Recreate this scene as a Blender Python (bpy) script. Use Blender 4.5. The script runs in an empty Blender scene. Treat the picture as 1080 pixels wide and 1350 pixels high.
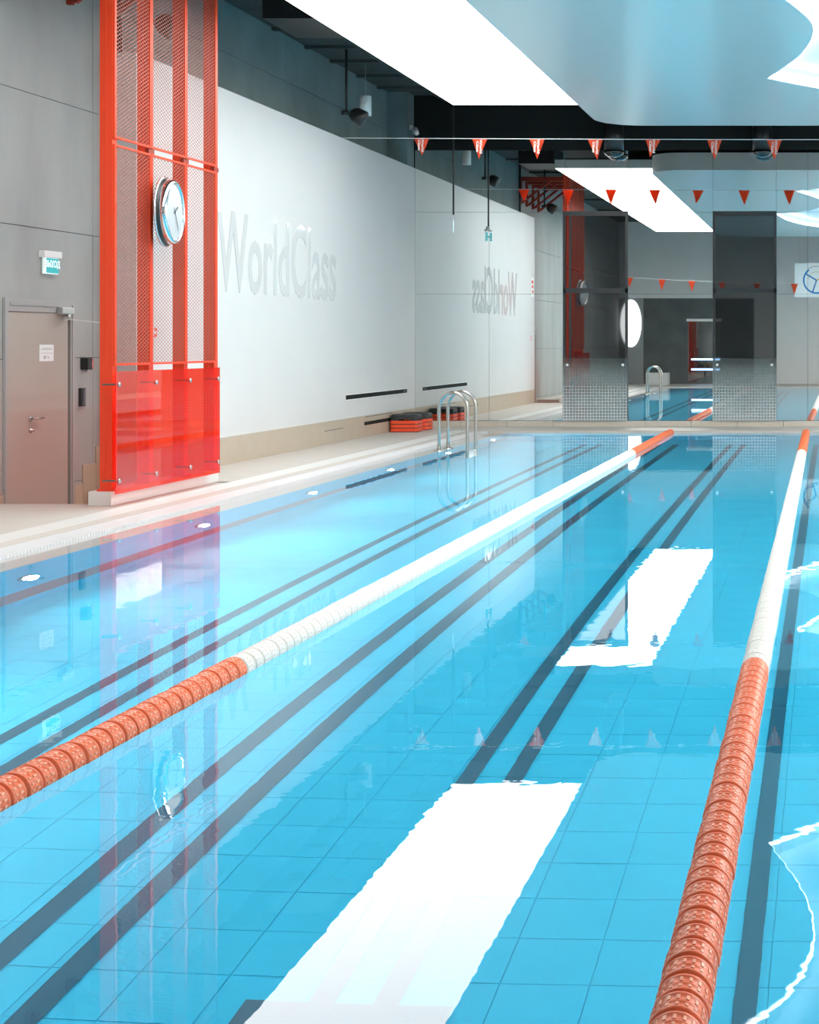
import bpy, bmesh, math, random
from mathutils import Vector, Matrix
random.seed(7)
scene = bpy.context.scene
col = scene.collection
PI = math.pi

# ------------------------------------------------------------------ camera, world, exposure
cam_data = bpy.data.cameras.new('camera')
cam = bpy.data.objects.new('camera', cam_data); col.objects.link(cam)
cam.location = (0, 0, 1.67); cam.rotation_euler = (PI / 2, 0, 0)
cam_data.sensor_fit = 'HORIZONTAL'; cam_data.sensor_width = 36.0
cam_data.lens = 1950 / 1080 * 36
cam_data.shift_x = -560 / 1080; cam_data.shift_y = -223 / 1080
cam_data.clip_start = 0.05; cam_data.clip_end = 200
scene.camera = cam
w = bpy.data.worlds.new('world'); scene.world = w; w.use_nodes = True
w.node_tree.nodes['Background'].inputs[0].default_value = (0.75, 0.9, 1.0, 1)
w.node_tree.nodes['Background'].inputs[1].default_value = 0.02
vs = scene.view_settings
scene.display_settings.display_device = 'sRGB'
vs.view_transform = 'Standard'; vs.look = 'None'; vs.gamma = 1.0; vs.use_curve_mapping = False
vs.exposure = 0.80
scene.cycles.max_bounces = 14; scene.cycles.glossy_bounces = 8; scene.cycles.transmission_bounces = 10
scene.cycles.transparent_max_bounces = 16
scene.cycles.use_denoising = True
PANEL_L = 3.8        # radiance of the luminous ceiling panels
COVE_L = 8.0
POOL_W = 30.0        # watts of one underwater lamp

# ------------------------------------------------------------------ helpers
class MB:
    """collects primitives, links them as ONE mesh object"""
    def __init__(s): s.v = []; s.f = []; s.sm = []
    def add(s, vs_, fs, smooth=False):
        o = len(s.v); s.v += [tuple(p) for p in vs_]
        for f in fs: s.f.append([o + i for i in f]); s.sm.append(smooth)
        return s
    def box(s, x0, x1, y0, y1, z0, z1, bev=0.0):
        if bev <= 0:
            v = [(x, y, z) for z in (z0, z1) for y in (y0, y1) for x in (x0, x1)]
            return s.add(v, [(0, 2, 3, 1), (4, 5, 7, 6), (0, 1, 5, 4), (2, 6, 7, 3), (0, 4, 6, 2), (1, 3, 7, 5)])
        bm = bmesh.new(); bmesh.ops.create_cube(bm, size=1)
        bmesh.ops.scale(bm, verts=bm.verts, vec=(x1 - x0, y1 - y0, z1 - z0))
        bmesh.ops.bevel(bm, geom=bm.edges[:], offset=bev, segments=2, affect='EDGES', profile=0.5)
        bmesh.ops.translate(bm, verts=bm.verts, vec=((x0 + x1) / 2, (y0 + y1) / 2, (z0 + z1) / 2))
        return s.bm(bm)
    def bm(s, bm, smooth=False):
        bm.verts.index_update()
        s.add([v.co.copy() for v in bm.verts], [[v.index for v in f.verts] for f in bm.faces], smooth)
        bm.free(); return s
    def lathe(s, prof, axis='z', c=(0, 0, 0), n=24, cap=True, smooth=True):
        """prof: list of (t, r) along the axis"""
        vs_ = []
        for t, r in prof:
            for k in range(n):
                a = 2 * PI * k / n; p, q = r * math.cos(a), r * math.sin(a)
                vs_.append({'z': (p, q, t), 'y': (q, t, p), 'x': (t, p, q)}[axis])
        vs_ = [(a + c[0], b + c[1], d + c[2]) for a, b, d in vs_]
        fs = []
        for i in range(len(prof) - 1):
            for k in range(n):
                k2 = (k + 1) % n
                fs.append((i * n + k, i * n + k2, (i + 1) * n + k2, (i + 1) * n + k))
        if cap:
            fs.append(tuple(reversed(range(n)))); fs.append(tuple((len(prof) - 1) * n + k for k in range(n)))
        return s.add(vs_, fs, smooth)
    def tube(s, pts, r, n=10, cap=True):
        pts = [Vector(p) for p in pts]; m = len(pts)
        up = Vector((0, 0, 1)); vs_ = []; prev = None
        for i, p in enumerate(pts):
            t = (pts[min(i + 1, m - 1)] - pts[max(i - 1, 0)]).normalized()
            if prev is None:
                a = t.cross(up if abs(t.z) < 0.95 else Vector((1, 0, 0))).normalized()
            else:
                a = (prev - t * prev.dot(t)).normalized()
            prev = a; b = t.cross(a)
            for k in range(n):
                g = 2 * PI * k / n
                vs_.append(p + (a * math.cos(g) + b * math.sin(g)) * r)
        fs = [(i * n + k, i * n + (k + 1) % n, (i + 1) * n + (k + 1) % n, (i + 1) * n + k) for i in range(m - 1) for k in range(n)]
        if cap: fs += [tuple(reversed(range(n))), tuple((m - 1) * n + k for k in range(n))]
        return s.add(vs_, fs, True)
    def bar(s, p, q, wa, wb, up=(0, 0, 1)):
        """rectangular bar from p to q; wa across (side), wb along 'up'"""
        p, q = Vector(p), Vector(q); t = (q - p).normalized(); u = Vector(up)
        a = t.cross(u).normalized(); b = a.cross(t)
        vs_ = [e + a * (i * wa / 2) + b * (j * wb / 2) for e in (p, q) for j in (-1, 1) for i in (-1, 1)]
        return s.add(vs_, [(0, 2, 3, 1), (4, 5, 7, 6), (0, 1, 5, 4), (2, 6, 7, 3), (0, 4, 6, 2), (1, 3, 7, 5)])
    def build(s, name, mat, parent=None, kind=None, loc=None):
        me = bpy.data.meshes.new(name); me.from_pydata(s.v, [], s.f)
        me.polygons.foreach_set('use_smooth', s.sm)
        bm = bmesh.new(); bm.from_mesh(me); bmesh.ops.recalc_face_normals(bm, faces=bm.faces); bm.to_mesh(me); bm.free()
        if mat: me.materials.append(mat)
        o = bpy.data.objects.new(name, me); col.objects.link(o)
        if parent: o.parent = parent
        if kind: o['kind'] = kind
        if loc: o.location = loc
        return o

def tag(o, label=None, cat=None, group=None, kind=None):
    if label: o['label'] = label
    if cat: o['category'] = cat
    if group: o['group'] = group
    if kind: o['kind'] = kind
    return o
def empty(name, loc=(0, 0, 0), label=None, cat=None, group=None, kind=None, rz=0):
    o = bpy.data.objects.new(name, None); col.objects.link(o); o.empty_display_size = 0.1
    o.location = loc; o.rotation_euler = (0, 0, rz)
    return tag(o, label, cat, group, kind)
def copy_tree(o, parent=None):
    c = o.copy(); col.objects.link(c); c.parent = parent
    for ch in list(o.children): copy_tree(ch, c)
    return c
def text_mesh(name, body, size, mat, parent=None, loc=(0, 0, 0), rot=(0, 0, 0), ext=0.002, sx=1.0, align='CENTER', bold=0.0):
    cu = bpy.data.curves.new(name, 'FONT'); cu.body = body; cu.size = size; cu.extrude = ext
    cu.align_x = align; cu.align_y = 'CENTER'; cu.resolution_u = 3; cu.offset = bold
    t = bpy.data.objects.new(name, cu); col.objects.link(t)
    dg = bpy.context.evaluated_depsgraph_get()
    me = bpy.data.meshes.new_from_object(t.evaluated_get(dg)); bpy.data.objects.remove(t)
    me.materials.clear(); me.materials.append(mat)
    o = bpy.data.objects.new(name, me); col.objects.link(o); o.location = loc; o.rotation_euler = rot
    o.scale = (sx, 1, 1)
    if parent: o.parent = parent
    return o

# ------------------------------------------------------------------ materials
def mat(name, rgb, rough=0.5, metal=0.0, spec=0.5, noise=0.0, nscale=8.0, bump=0.0, bscale=60.0, emit=None, estr=0.0, coat=0.0, ior=None, stretch=None):
    m = bpy.data.materials.new(name); m.use_nodes = True
    nt = m.node_tree; b = nt.nodes['Principled BSDF']
    b.inputs['Base Color'].default_value = (*rgb, 1); b.inputs['Roughness'].default_value = rough
    b.inputs['Metallic'].default_value = metal; b.inputs['Specular IOR Level'].default_value = spec
    if ior: b.inputs['IOR'].default_value = ior
    b.inputs['Coat Weight'].default_value = coat
    if emit: b.inputs['Emission Color'].default_value = (*emit, 1); b.inputs['Emission Strength'].default_value = estr
    if noise or bump:
        tc = nt.nodes.new('ShaderNodeTexCoord'); src = tc.outputs['Object']
        if stretch:
            mp = nt.nodes.new('ShaderNodeMapping'); mp.inputs['Scale'].default_value = stretch
            nt.links.new(src, mp.inputs['Vector']); src = mp.outputs['Vector']
    if noise:
        n = nt.nodes.new('ShaderNodeTexNoise'); n.inputs['Scale'].default_value = nscale; n.inputs['Detail'].default_value = 6
        r = nt.nodes.new('ShaderNodeValToRGB')
        r.color_ramp.elements[0].position = 0.3; r.color_ramp.elements[1].position = 0.7
        r.color_ramp.elements[0].color = (*[c * (1 - noise) for c in rgb], 1)
        r.color_ramp.elements[1].color = (*[min(1, c * (1 + noise)) for c in rgb], 1)
        nt.links.new(src, n.inputs['Vector']); nt.links.new(n.outputs['Fac'], r.inputs['Fac'])
        nt.links.new(r.outputs['Color'], b.inputs['Base Color'])
    if bump:
        n2 = nt.nodes.new('ShaderNodeTexNoise'); n2.inputs['Scale'].default_value = bscale
        bp = nt.nodes.new('ShaderNodeBump'); bp.inputs['Strength'].default_value = bump; bp.inputs['Distance'].default_value = 0.01
        nt.links.new(src, n2.inputs['Vector']); nt.links.new(n2.outputs['Fac'], bp.inputs['Height'])
        nt.links.new(bp.outputs['Normal'], b.inputs['Normal'])
    return m

M = {}
M['white_wall'] = mat('white_wall', (0.62, 0.62, 0.612), 0.6, noise=0.015, nscale=1.5)
M['shaded_concrete'] = mat('shaded_concrete', (0.15, 0.20, 0.205), 0.8, noise=0.15, nscale=1.2)  # concrete above the white wall, darkened and tinted to put in its shade
M['concrete'] = mat('concrete', (0.35, 0.36, 0.345), 0.75, noise=0.10, nscale=1.4, bump=0.15, bscale=35, stretch=(1, 1, 0.35))
M['joint'] = mat('joint', (0.10, 0.11, 0.11), 0.9)
M['beige_tile'] = mat('beige_tile', (0.47, 0.39, 0.30), 0.35, noise=0.04, nscale=4)
M['deck_tile'] = mat('deck_tile', (0.53, 0.485, 0.44), 0.45, noise=0.03, nscale=5, bump=0.05, bscale=120)
M['white_tile'] = mat('white_tile', (0.70, 0.69, 0.67), 0.3)
M['stone'] = mat('stone', (0.55, 0.50, 0.43), 0.45, noise=0.07, nscale=30)
M['grate'] = mat('grate', (0.68, 0.67, 0.68), 0.4)
M['black'] = mat('black', (0.010, 0.013, 0.013), 0.7, spec=0.15)
M['dark_ceiling'] = mat('dark_ceiling', (0.05, 0.06, 0.06), 0.8, noise=0.2, nscale=3)
M['black_metal'] = mat('black_metal', (0.015, 0.017, 0.018), 0.35)
M['mesh_paint'] = mat('mesh_paint', (0.42, 0.13, 0.09), 0.45)
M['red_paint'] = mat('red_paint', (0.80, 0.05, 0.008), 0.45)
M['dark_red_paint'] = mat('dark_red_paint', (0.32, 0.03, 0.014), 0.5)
M['steel'] = mat('steel', (0.50, 0.485, 0.45), 0.24, metal=1.0)
M['brushed'] = mat('brushed', (0.55, 0.55, 0.54), 0.35, metal=1.0)
M['chrome'] = mat('chrome', (0.80, 0.80, 0.80), 0.06, metal=1.0)
M['door_paint'] = mat('door_paint', (0.42, 0.385, 0.34), 0.65, spec=0.2, bump=0.03, bscale=200)
M['door_frame'] = mat('door_frame', (0.36, 0.355, 0.345), 0.45)
M['grey_plastic'] = mat('grey_plastic', (0.55, 0.55, 0.54), 0.5)
M['white_plastic'] = mat('white_plastic', (0.85, 0.85, 0.84), 0.4)
M['sign_red'] = mat('sign_red', (0.75, 0.08, 0.06), 0.5)
M['paper'] = mat('paper', (0.80, 0.84, 0.84), 0.6)
M['ink'] = mat('ink', (0.12, 0.13, 0.14), 0.6)
M['soft_ink'] = mat('soft_ink', (0.42, 0.45, 0.46), 0.6)
M['blue_ink'] = mat('blue_ink', (0.02, 0.20, 0.50), 0.6)
M['yellow_ink'] = mat('yellow_ink', (0.65, 0.55, 0.15), 0.6)
M['teal_sign'] = mat('teal_sign', (0.02, 0.42, 0.45), 0.4, emit=(0.03, 0.55, 0.58), estr=0.15)
M['sign_white'] = mat('sign_white', (0.9, 0.95, 0.95), 0.4, emit=(0.80, 1, 1), estr=0.22)
M['stretch_ceiling'] = mat('stretch_ceiling', (0.60, 0.68, 0.67), 0.22, spec=0.6)
M['fascia'] = mat('fascia', (0.70, 0.70, 0.70), 0.5)
M['cove_white'] = mat('cove_white', (0.80, 0.88, 0.94), 0.5)
M['panel_glow'] = mat('panel_glow', (0.8, 0.8, 0.8), 0.5, emit=(1.0, 0.962, 0.915), estr=PANEL_L)
M['fill_panel_glow'] = mat('fill_panel_glow', (0.8, 0.8, 0.8), 0.5, emit=(1.0, 0.962, 0.915), estr=PANEL_L * 2.0)
M['cove_glow'] = mat('cove_glow', (0.8, 0.8, 0.8), 0.5, emit=(0.90, 0.96, 1.0), estr=COVE_L)
M['blue_neon'] = mat('blue_neon', (0.3, 0.5, 0.9), 0.4, emit=(0.35, 0.6, 1.0), estr=5.0)
M['window_glow'] = mat('window_glow', (0.9, 0.9, 0.9), 0.4, emit=(0.95, 1.0, 1.0), estr=2.0)
M['float_orange'] = mat('float_orange', (0.92, 0.18, 0.065), 0.38, noise=0.06, nscale=9)
M['float_white'] = mat('float_white', (0.86, 0.79, 0.72), 0.38)
M['float_rib'] = mat('float_rib', (0.96, 0.38, 0.22), 0.45)
M['cable'] = mat('cable', (0.5, 0.5, 0.5), 0.3, metal=0.8)
M['flag_orange'] = mat('flag_orange', (0.90, 0.13, 0.045), 0.6)
fm = M['flag_orange'].node_tree; _t = fm.nodes.new('ShaderNodeBsdfTranslucent'); _t.inputs[0].default_value = (0.95, 0.16, 0.05, 1)
_m = fm.nodes.new('ShaderNodeMixShader'); _m.inputs[0].default_value = 0.65
fm.links.new(fm.nodes['Principled BSDF'].outputs[0], _m.inputs[1]); fm.links.new(_t.outputs[0], _m.inputs[2])
fm.links.new(_m.outputs[0], fm.nodes['Material Output'].inputs[0])
M['flag_print'] = mat('flag_print', (0.72, 0.60, 0.54), 0.6)
M['string'] = mat('string', (0.75, 0.75, 0.74), 0.5)
M['riser_orange'] = mat('riser_orange', (0.85, 0.075, 0.02), 0.5)
M['step_black'] = mat('step_black', (0.025, 0.028, 0.032), 0.6, bump=0.2, bscale=80)
M['pool_tile'] = mat('pool_tile', (0.038, 0.53, 0.77), 0.55, spec=0.25, noise=0.05, nscale=2.5)
M['pool_grout'] = mat('pool_grout', (0.037, 0.51, 0.74), 0.6)
M['lane_line'] = mat('lane_line', (0.008, 0.11, 0.18), 0.3)
M['band_red'] = mat('band_red', (0.30, 0.20, 0.23), 0.4)
M['clock_face'] = mat('clock_face', (0.55, 0.57, 0.58), 0.12)
M['lamp_lens'] = mat('lamp_lens', (0.9, 0.9, 0.9), 0.3, emit=(1, 0.97, 0.94), estr=12.0)
M['mirror'] = mat('mirror', (0.82, 0.85, 0.84), 0.0, metal=1.0)
M['mirror_edge'] = mat('mirror_edge', (0.12, 0.18, 0.17), 0.3)
M['dark_glass'] = mat('dark_glass', (0.012, 0.013, 0.013), 0.02, spec=0.5, ior=2.3)
M['letter'] = mat('letter', (0.640, 0.648, 0.645), 0.05, metal=0.05)

def water_material():
    m = bpy.data.materials.new('pool_water'); m.use_nodes = True
    nt = m.node_tree; b = nt.nodes['Principled BSDF']
    b.inputs['Base Color'].default_value = (1, 1, 1, 1); b.inputs['Roughness'].default_value = 0.0
    b.inputs['IOR'].default_value = 1.333; b.inputs['Transmission Weight'].default_value = 1.0
    tc = nt.nodes.new('ShaderNodeTexCoord')
    mp = nt.nodes.new('ShaderNodeMapping'); mp.inputs['Scale'].default_value = (1.0, 1.0, 1.0)
    n = nt.nodes.new('ShaderNodeTexNoise'); n.inputs['Scale'].default_value = 6.0; n.inputs['Detail'].default_value = 2.0
    n2 = nt.nodes.new('ShaderNodeTexNoise'); n2.inputs['Scale'].default_value = 0.45; n2.inputs['Detail'].default_value = 1.0
    # calm and ruffled stretches of the surface
    mr = nt.nodes.new('ShaderNodeMapRange'); mr.inputs['From Min'].default_value = 0.38; mr.inputs['From Max'].default_value = 0.68
    mr.inputs['To Min'].default_value = 0.2; mr.inputs['To Max'].default_value = 1.0
    mul = nt.nodes.new('ShaderNodeMath'); mul.operation = 'MULTIPLY'
    bp = nt.nodes.new('ShaderNodeBump'); bp.inputs['Strength'].default_value = 1.0; bp.inputs['Distance'].default_value = 0.00050
    nt.links.new(tc.outputs['Object'], mp.inputs['Vector']); nt.links.new(mp.outputs['Vector'], n.inputs['Vector'])
    nt.links.new(tc.outputs['Object'], n2.inputs['Vector']); nt.links.new(n2.outputs['Fac'], mr.inputs[0])
    nt.links.new(n.outputs['Fac'], mul.inputs[0]); nt.links.new(mr.outputs[0], mul.inputs[1])
    nt.links.new(mul.outputs[0], bp.inputs['Height']); nt.links.new(bp.outputs['Normal'], b.inputs['Normal'])
    return m
M['water'] = water_material()

def front_fresnel(nt):
    fr = nt.nodes.new('ShaderNodeFresnel'); fr.inputs[0].default_value = 1.5
    ge = nt.nodes.new('ShaderNodeNewGeometry'); sb = nt.nodes.new('ShaderNodeMath'); sb.operation = 'SUBTRACT'; sb.inputs[0].default_value = 1.0
    nt.links.new(ge.outputs['Backfacing'], sb.inputs[1])
    mu = nt.nodes.new('ShaderNodeMath'); mu.operation = 'MULTIPLY'
    nt.links.new(fr.outputs[0], mu.inputs[0]); nt.links.new(sb.outputs[0], mu.inputs[1])
    return mu
def red_acrylic():
    m = bpy.data.materials.new('red_acrylic'); m.use_nodes = True
    nt = m.node_tree; nt.nodes.clear()
    out = nt.nodes.new('ShaderNodeOutputMaterial')
    tr = nt.nodes.new('ShaderNodeBsdfTransparent'); tr.inputs[0].default_value = (1.0, 0.27, 0.17, 1)
    df = nt.nodes.new('ShaderNodeBsdfDiffuse'); df.inputs[0].default_value = (0.95, 0.045, 0.018, 1)
    mx = nt.nodes.new('ShaderNodeMixShader'); mx.inputs[0].default_value = 0.20
    gl = nt.nodes.new('ShaderNodeBsdfGlossy'); gl.inputs['Roughness'].default_value = 0.01
    fr = front_fresnel(nt)
    m2 = nt.nodes.new('ShaderNodeMixShader')
    nt.links.new(tr.outputs[0], mx.inputs[1]); nt.links.new(df.outputs[0], mx.inputs[2])
    nt.links.new(fr.outputs[0], m2.inputs[0]); nt.links.new(mx.outputs[0], m2.inputs[1]); nt.links.new(gl.outputs[0], m2.inputs[2])
    nt.links.new(m2.outputs[0], out.inputs[0])
    return m
M['red_acrylic'] = red_acrylic()

def dotted_glass():
    """clear guard glass with a printed grid of pale dots that grow denser downwards"""
    m = bpy.data.materials.new('dotted_glass'); m.use_nodes = True
    nt = m.node_tree; nt.nodes.clear(); N = nt.nodes.new; L = nt.links.new
    out = N('ShaderNodeOutputMaterial')
    tc = N('ShaderNodeTexCoord'); sp = N('ShaderNodeSeparateXYZ'); L(tc.outputs['Object'], sp.inputs[0])
    def cell(axis):
        a = N('ShaderNodeMath'); a.operation = 'MULTIPLY'; a.inputs[1].default_value = 1 / 0.058; L(sp.outputs[axis], a.inputs[0])
        f = N('ShaderNodeMath'); f.operation = 'FRACT'; L(a.outputs[0], f.inputs[0])
        c = N('ShaderNodeMath'); c.operation = 'SUBTRACT'; c.inputs[1].default_value = 0.5; L(f.outputs[0], c.inputs[0])
        d = N('ShaderNodeMath'); d.operation = 'ABSOLUTE'; L(c.outputs[0], d.inputs[0]); return d
    dx, dz = cell('X'), cell('Z')
    mn = N('ShaderNodeMath'); mn.operation = 'MINIMUM'; L(dx.outputs[0], mn.inputs[0]); L(dz.outputs[0], mn.inputs[1])
    lt = N('ShaderNodeMath'); lt.operation = 'LESS_THAN'; lt.inputs[1].default_value = 0.13; L(mn.outputs[0], lt.inputs[0])
    mr = N('ShaderNodeMapRange'); mr.inputs['From Min'].default_value = 0.0; mr.inputs['From Max'].default_value = 1.15
    mr.inputs['To Min'].default_value = 0.75; mr.inputs['To Max'].default_value = 0.05; L(sp.outputs['Z'], mr.inputs[0])
    hz = N('ShaderNodeMapRange'); hz.inputs['From Min'].default_value = 0.0; hz.inputs['From Max'].default_value = 1.2
    hz.inputs['To Min'].default_value = 0.34; hz.inputs['To Max'].default_value = 0.03; L(sp.outputs['Z'], hz.inputs[0])
    mu = N('ShaderNodeMath'); mu.operation = 'MULTIPLY'; L(lt.outputs[0], mu.inputs[0]); L(mr.outputs[0], mu.inputs[1])
    ad = N('ShaderNodeMath'); ad.operation = 'MAXIMUM'; L(mu.outputs[0], ad.inputs[0]); L(hz.outputs[0], ad.inputs[1])
    tr = N('ShaderNodeBsdfTransparent'); tr.inputs[0].default_value = (0.92, 0.97, 0.95, 1)
    df = N('ShaderNodeBsdfDiffuse'); df.inputs[0].default_value = (0.62, 0.66, 0.67, 1)
    mx = N('ShaderNodeMixShader'); L(ad.outputs[0], mx.inputs[0]); L(tr.outputs[0], mx.inputs[1]); L(df.outputs[0], mx.inputs[2])
    gl = N('ShaderNodeBsdfGlossy'); gl.inputs['Roughness'].default_value = 0.02
    fr = front_fresnel(nt)
    m2 = N('ShaderNodeMixShader'); L(fr.outputs[0], m2.inputs[0]); L(mx.outputs[0], m2.inputs[1]); L(gl.outputs[0], m2.inputs[2])
    L(m2.outputs[0], out.inputs[0])
    return m
M['dotted_glass'] = dotted_glass()

# ------------------------------------------------------------------ measured layout (metres; water surface z = 0)
XW, XC, XR = -8.19, -8.60, 8.60           # white wall face, concrete wall face, right wall
YM, YN = 28.89, -1.30                     # mirror wall, wall behind the camera
YP0, YP1 = 2.80, 27.37                    # near and far ends of the pool
XP = 6.08                                 # half width of the blue basin
ZD = 0.03                                 # deck level
ZC = 6.50                                 # structural ceiling
YT = (14.90, 15.70, 16.54, 17.35)         # the four posts of the red tower

# ------------------------------------------------------------------ room shell
b = MB()
b.box(XC, -6.84 - 0.28, YN, 15.05, -0.35, ZD)                        # left deck, up to the sunken door landing
b.box(-7.50, -7.12, 15.05, 17.45, -0.35, ZD)
b.box(XC, -7.12, 17.36, YM, -0.35, ZD)
b.box(7.12, XR, YN, YM, -0.35, ZD)                                   # right deck
b.box(-7.12, 7.12, YN, YP0 - 0.36, -0.35, ZD)                        # near deck
b.box(-7.12, 7.12, YP1 + 0.30, YM, -0.35, ZD)                        # far deck
floor = b.build('floor', M['deck_tile'], kind='structure')
fl2 = MB().box(XC, -7.50, 15.05, 17.36, -0.45, -0.20).build('floor', M['deck_tile'], kind='structure')
# white border tiles and beige channel beside the pool
for sx, tn in ((-1, 1), (1, 2)):
    for (a, c, z, mm, nm) in ((7.12, 6.84, ZD + 0.002, 'white_tile', 'trim_'), (6.84, 6.68, ZD, 'deck_tile', 'trim_')):
        x0, x1 = sorted((sx * a, sx * c))
        MB().box(x0, x1, YP0 - 0.36, YP1 + 0.30, -0.30, z).build('%s%d' % (nm, tn), M[mm], kind='structure')
# overflow grate: cross slats joined into one part
for sx in (-1, 1):
    x0, x1 = sorted((sx * 6.68, sx * 6.41))
    g = MB().box(x0, x1, YP0, YP1, -0.30, -0.005)
    y = YP0
    gs = MB()
    while y < YP1:
        gs.box(x0, x1, y, min(y + 0.042, YP1), -0.005, ZD - 0.004); y += 0.05
    go = gs.build('overflow_grate', M['grate'])
    tag(go, ('white slatted overflow grate along the left pool edge' if sx < 0 else 'white slatted overflow grate along the right pool edge'), 'grate')
    go['kind'] = 'stuff'
    g.build('trim_3', M['joint'], kind='structure')

# walls
b = MB().box(XC - 0.35, XC - 0.02, YN - 0.3, YM + 0.3, -0.5, ZC)
wall_left = b.build('wall_left', M['joint'], kind='structure')
zs = [-0.45, 0.10, 1.50, 2.91, 4.34, 5.77, ZC]
ys = [YN, 1.8, 4.9, 8.0, 11.1, 14.15, 17.15, 17.36, 20.2, 23.2, 26.2, YM]
for i in range(len(ys) - 1):
    for j in range(len(zs) - 1):
        if ys[i] >= 17.3 and zs[j + 1] <= 4.4: continue           # fully behind the white wall
        MB().box(XC - 0.03, XC + (0.0 if (i + j) % 2 else 0.0015), ys[i] + 0.004, ys[i + 1] - 0.004, zs[j] + 0.004, zs[j + 1] - 0.004).build('concrete_panel', M['shaded_concrete' if ys[i] > 17.3 and zs[j] > 4.3 else 'concrete'], wall_left)
ww = MB().box(XC, XW, 17.36, YM, 0.40, 5.08).build('wall_left', M['white_wall'], kind='structure')
MB().box(XC, XW + 0.008, 17.352, YM, ZD, 0.40).build('baseboard_left', M['beige_tile'], kind='structure')
# pilaster at the end of the left wall, above the white wall
MB().box(XC, XW - 0.02, 28.45, YM, 5.08, ZC).build('trim_4', M['shaded_concrete'], kind='structure')
MB().box(XR, XR + 0.3, YN - 0.3, YM + 0.3, -0.5, ZC).build('wall_right', M['white_wall'], kind='structure')
# near wall behind the photographer
b = MB().box(XC, -3.2, YN - 0.3, YN, -0.5, 3.45); b.build('wall_near', mat('dark_concrete', (0.085, 0.095, 0.095), 0.7, noise=0.2, nscale=1.5), kind='structure')
MB().box(XC, -3.2, YN - 0.3, YN, 3.45, ZC).build('wall_near', M['white_wall'], kind='structure')
MB().box(-3.2, XR, YN - 0.3, YN, -0.5, ZC).build('wall_near', M['white_wall'], kind='structure')
MB().box(XC, -7.62, YN, YN + 0.02, ZD, 3.45).build('trim_5', mat('grey_paint', (0.25, 0.26, 0.27), 0.6), kind='structure')
# structural ceiling and its ribs
slab = MB().box(XC - 0.35, XR + 0.3, YN - 0.3, YM + 0.3, ZC, ZC + 0.2).build('ceiling', M['dark_ceiling'], kind='structure')
for y in (22.6, 24.0, 25.2, 26.6, 27.8, 4.0, 8.0, 12.0, 16.0, 19.0):
    MB().box(XC, -3.6, y, y + 0.10, ZC - 0.05, ZC).build('ceiling_rib', M['dark_ceiling'], slab)
for x in (-7.6,):
    MB().tube([(x, 21.5, ZC - 0.10), (x, YM, ZC - 0.10)], 0.03, 8).build('ceiling_pipe', M['dark_ceiling'], slab)

# ------------------------------------------------------------------ dropped stretch ceiling with the glowing cut-out
def catmull(pts, n=10):
    out = []; m = len(pts)
    for i in range(m):
        p0, p1, p2, p3 = [Vector((*pts[(i + k) % m], 0)) for k in (-1, 0, 1, 2)]
        for k in range(n):
            t = k / n
            out.append(0.5 * ((2 * p1) + (p2 - p0) * t + (2 * p0 - 5 * p1 + 4 * p2 - p3) * t * t + (3 * p1 - p0 - 3 * p2 + p3) * t ** 3))
    return [(p.x, p.y) for p in out]
def open_spline(pts, n=10):
    out = []; m = len(pts)
    for i in range(m - 1):
        p0 = Vector(pts[max(i - 1, 0)]); p1 = Vector(pts[i]); p2 = Vector(pts[i + 1]); p3 = Vector(pts[min(i + 2, m - 1)])
        for k in range(n):
            t = k / n
            out.append(tuple(0.5 * ((2 * p1) + (p2 - p0) * t + (2 * p0 - 5 * p1 + 4 * p2 - p3) * t * t + (3 * p1 - p0 - 3 * p2 + p3) * t ** 3)))
    return out + [tuple(pts[-1])]
ZB = 5.43
X0, X1, Y0, Y1 = -4.05, 5.0, 5.4, 25.6
outline = [(X0, Y0)]
r = 0.75
outline = [(X0, Y0 + r * 1.6), (X0, Y1 - r)] + [(X0 + r - r * math.cos(a), Y1 - r + r * math.sin(a)) for a in [PI / 2 * k / 8 for k in range(1, 9)]] \
    + [(X1, Y1), (X1, Y0)] + [(X0 + 1.2 - 1.2 * math.sin(a), Y0 + 1.2 - 1.2 * math.cos(a)) for a in [PI / 2 * k / 8 for k in range(0, 8)]]
def cutout(shift=0.0):
    # the four concave/convex sides of the cut-out, each running between two sharp tips
    A, Bt, Ct, Dt = (-0.95, 21.05), (-1.70, 14.60), (1.10, 8.60), (3.10, 19.2)
    s1 = open_spline([A, (-0.42, 19.2), (-0.25, 17.8), (-0.38, 16.8), (-0.80, 15.6), Bt])[:-1]
    s2 = open_spline([Bt, (-1.45, 12.4), (-0.95, 10.6), (-0.1, 9.2), Ct])[:-1]
    s3 = open_spline([Ct, (0.95, 11.5), (1.2, 14.2), (2.0, 17.0), Dt])[:-1]
    s4 = open_spline([Dt, (2.2, 21.4), (1.0, 22.3), (0.0, 22.05), A])[:-1]
    return s1 + s2 + s3 + s4
hole = cutout()
cu = bpy.data.curves.new('ceiling', 'CURVE'); cu.dimensions = '2D'; cu.fill_mode = 'BOTH'; cu.extrude = 0.19
for poly in (outline, hole):
    sp = cu.splines.new('POLY'); sp.points.add(len(poly) - 1); sp.use_cyclic_u = True
    for p, q in zip(sp.points, poly): p.co = (q[0], q[1], 0, 1)
tmp = bpy.data.objects.new('ceiling', cu); col.objects.link(tmp)
me = bpy.data.meshes.new_from_object(tmp.evaluated_get(bpy.context.evaluated_depsgraph_get())); bpy.data.objects.remove(tmp)
me.materials.clear(); me.materials.append(M['stretch_ceiling']); me.materials.append(M['fascia'])
for p in me.polygons:
    c = p.center
    if abs(p.normal.z) < 0.5 and (c.y > Y1 - r - 0.01 and c.x < 4.9 or c.y > 25.5): p.material_index = 1
drop = bpy.data.objects.new('ceiling', me); col.objects.link(drop); drop.location = (0, 0, ZB + 0.19); drop['kind'] = 'structure'
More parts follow.
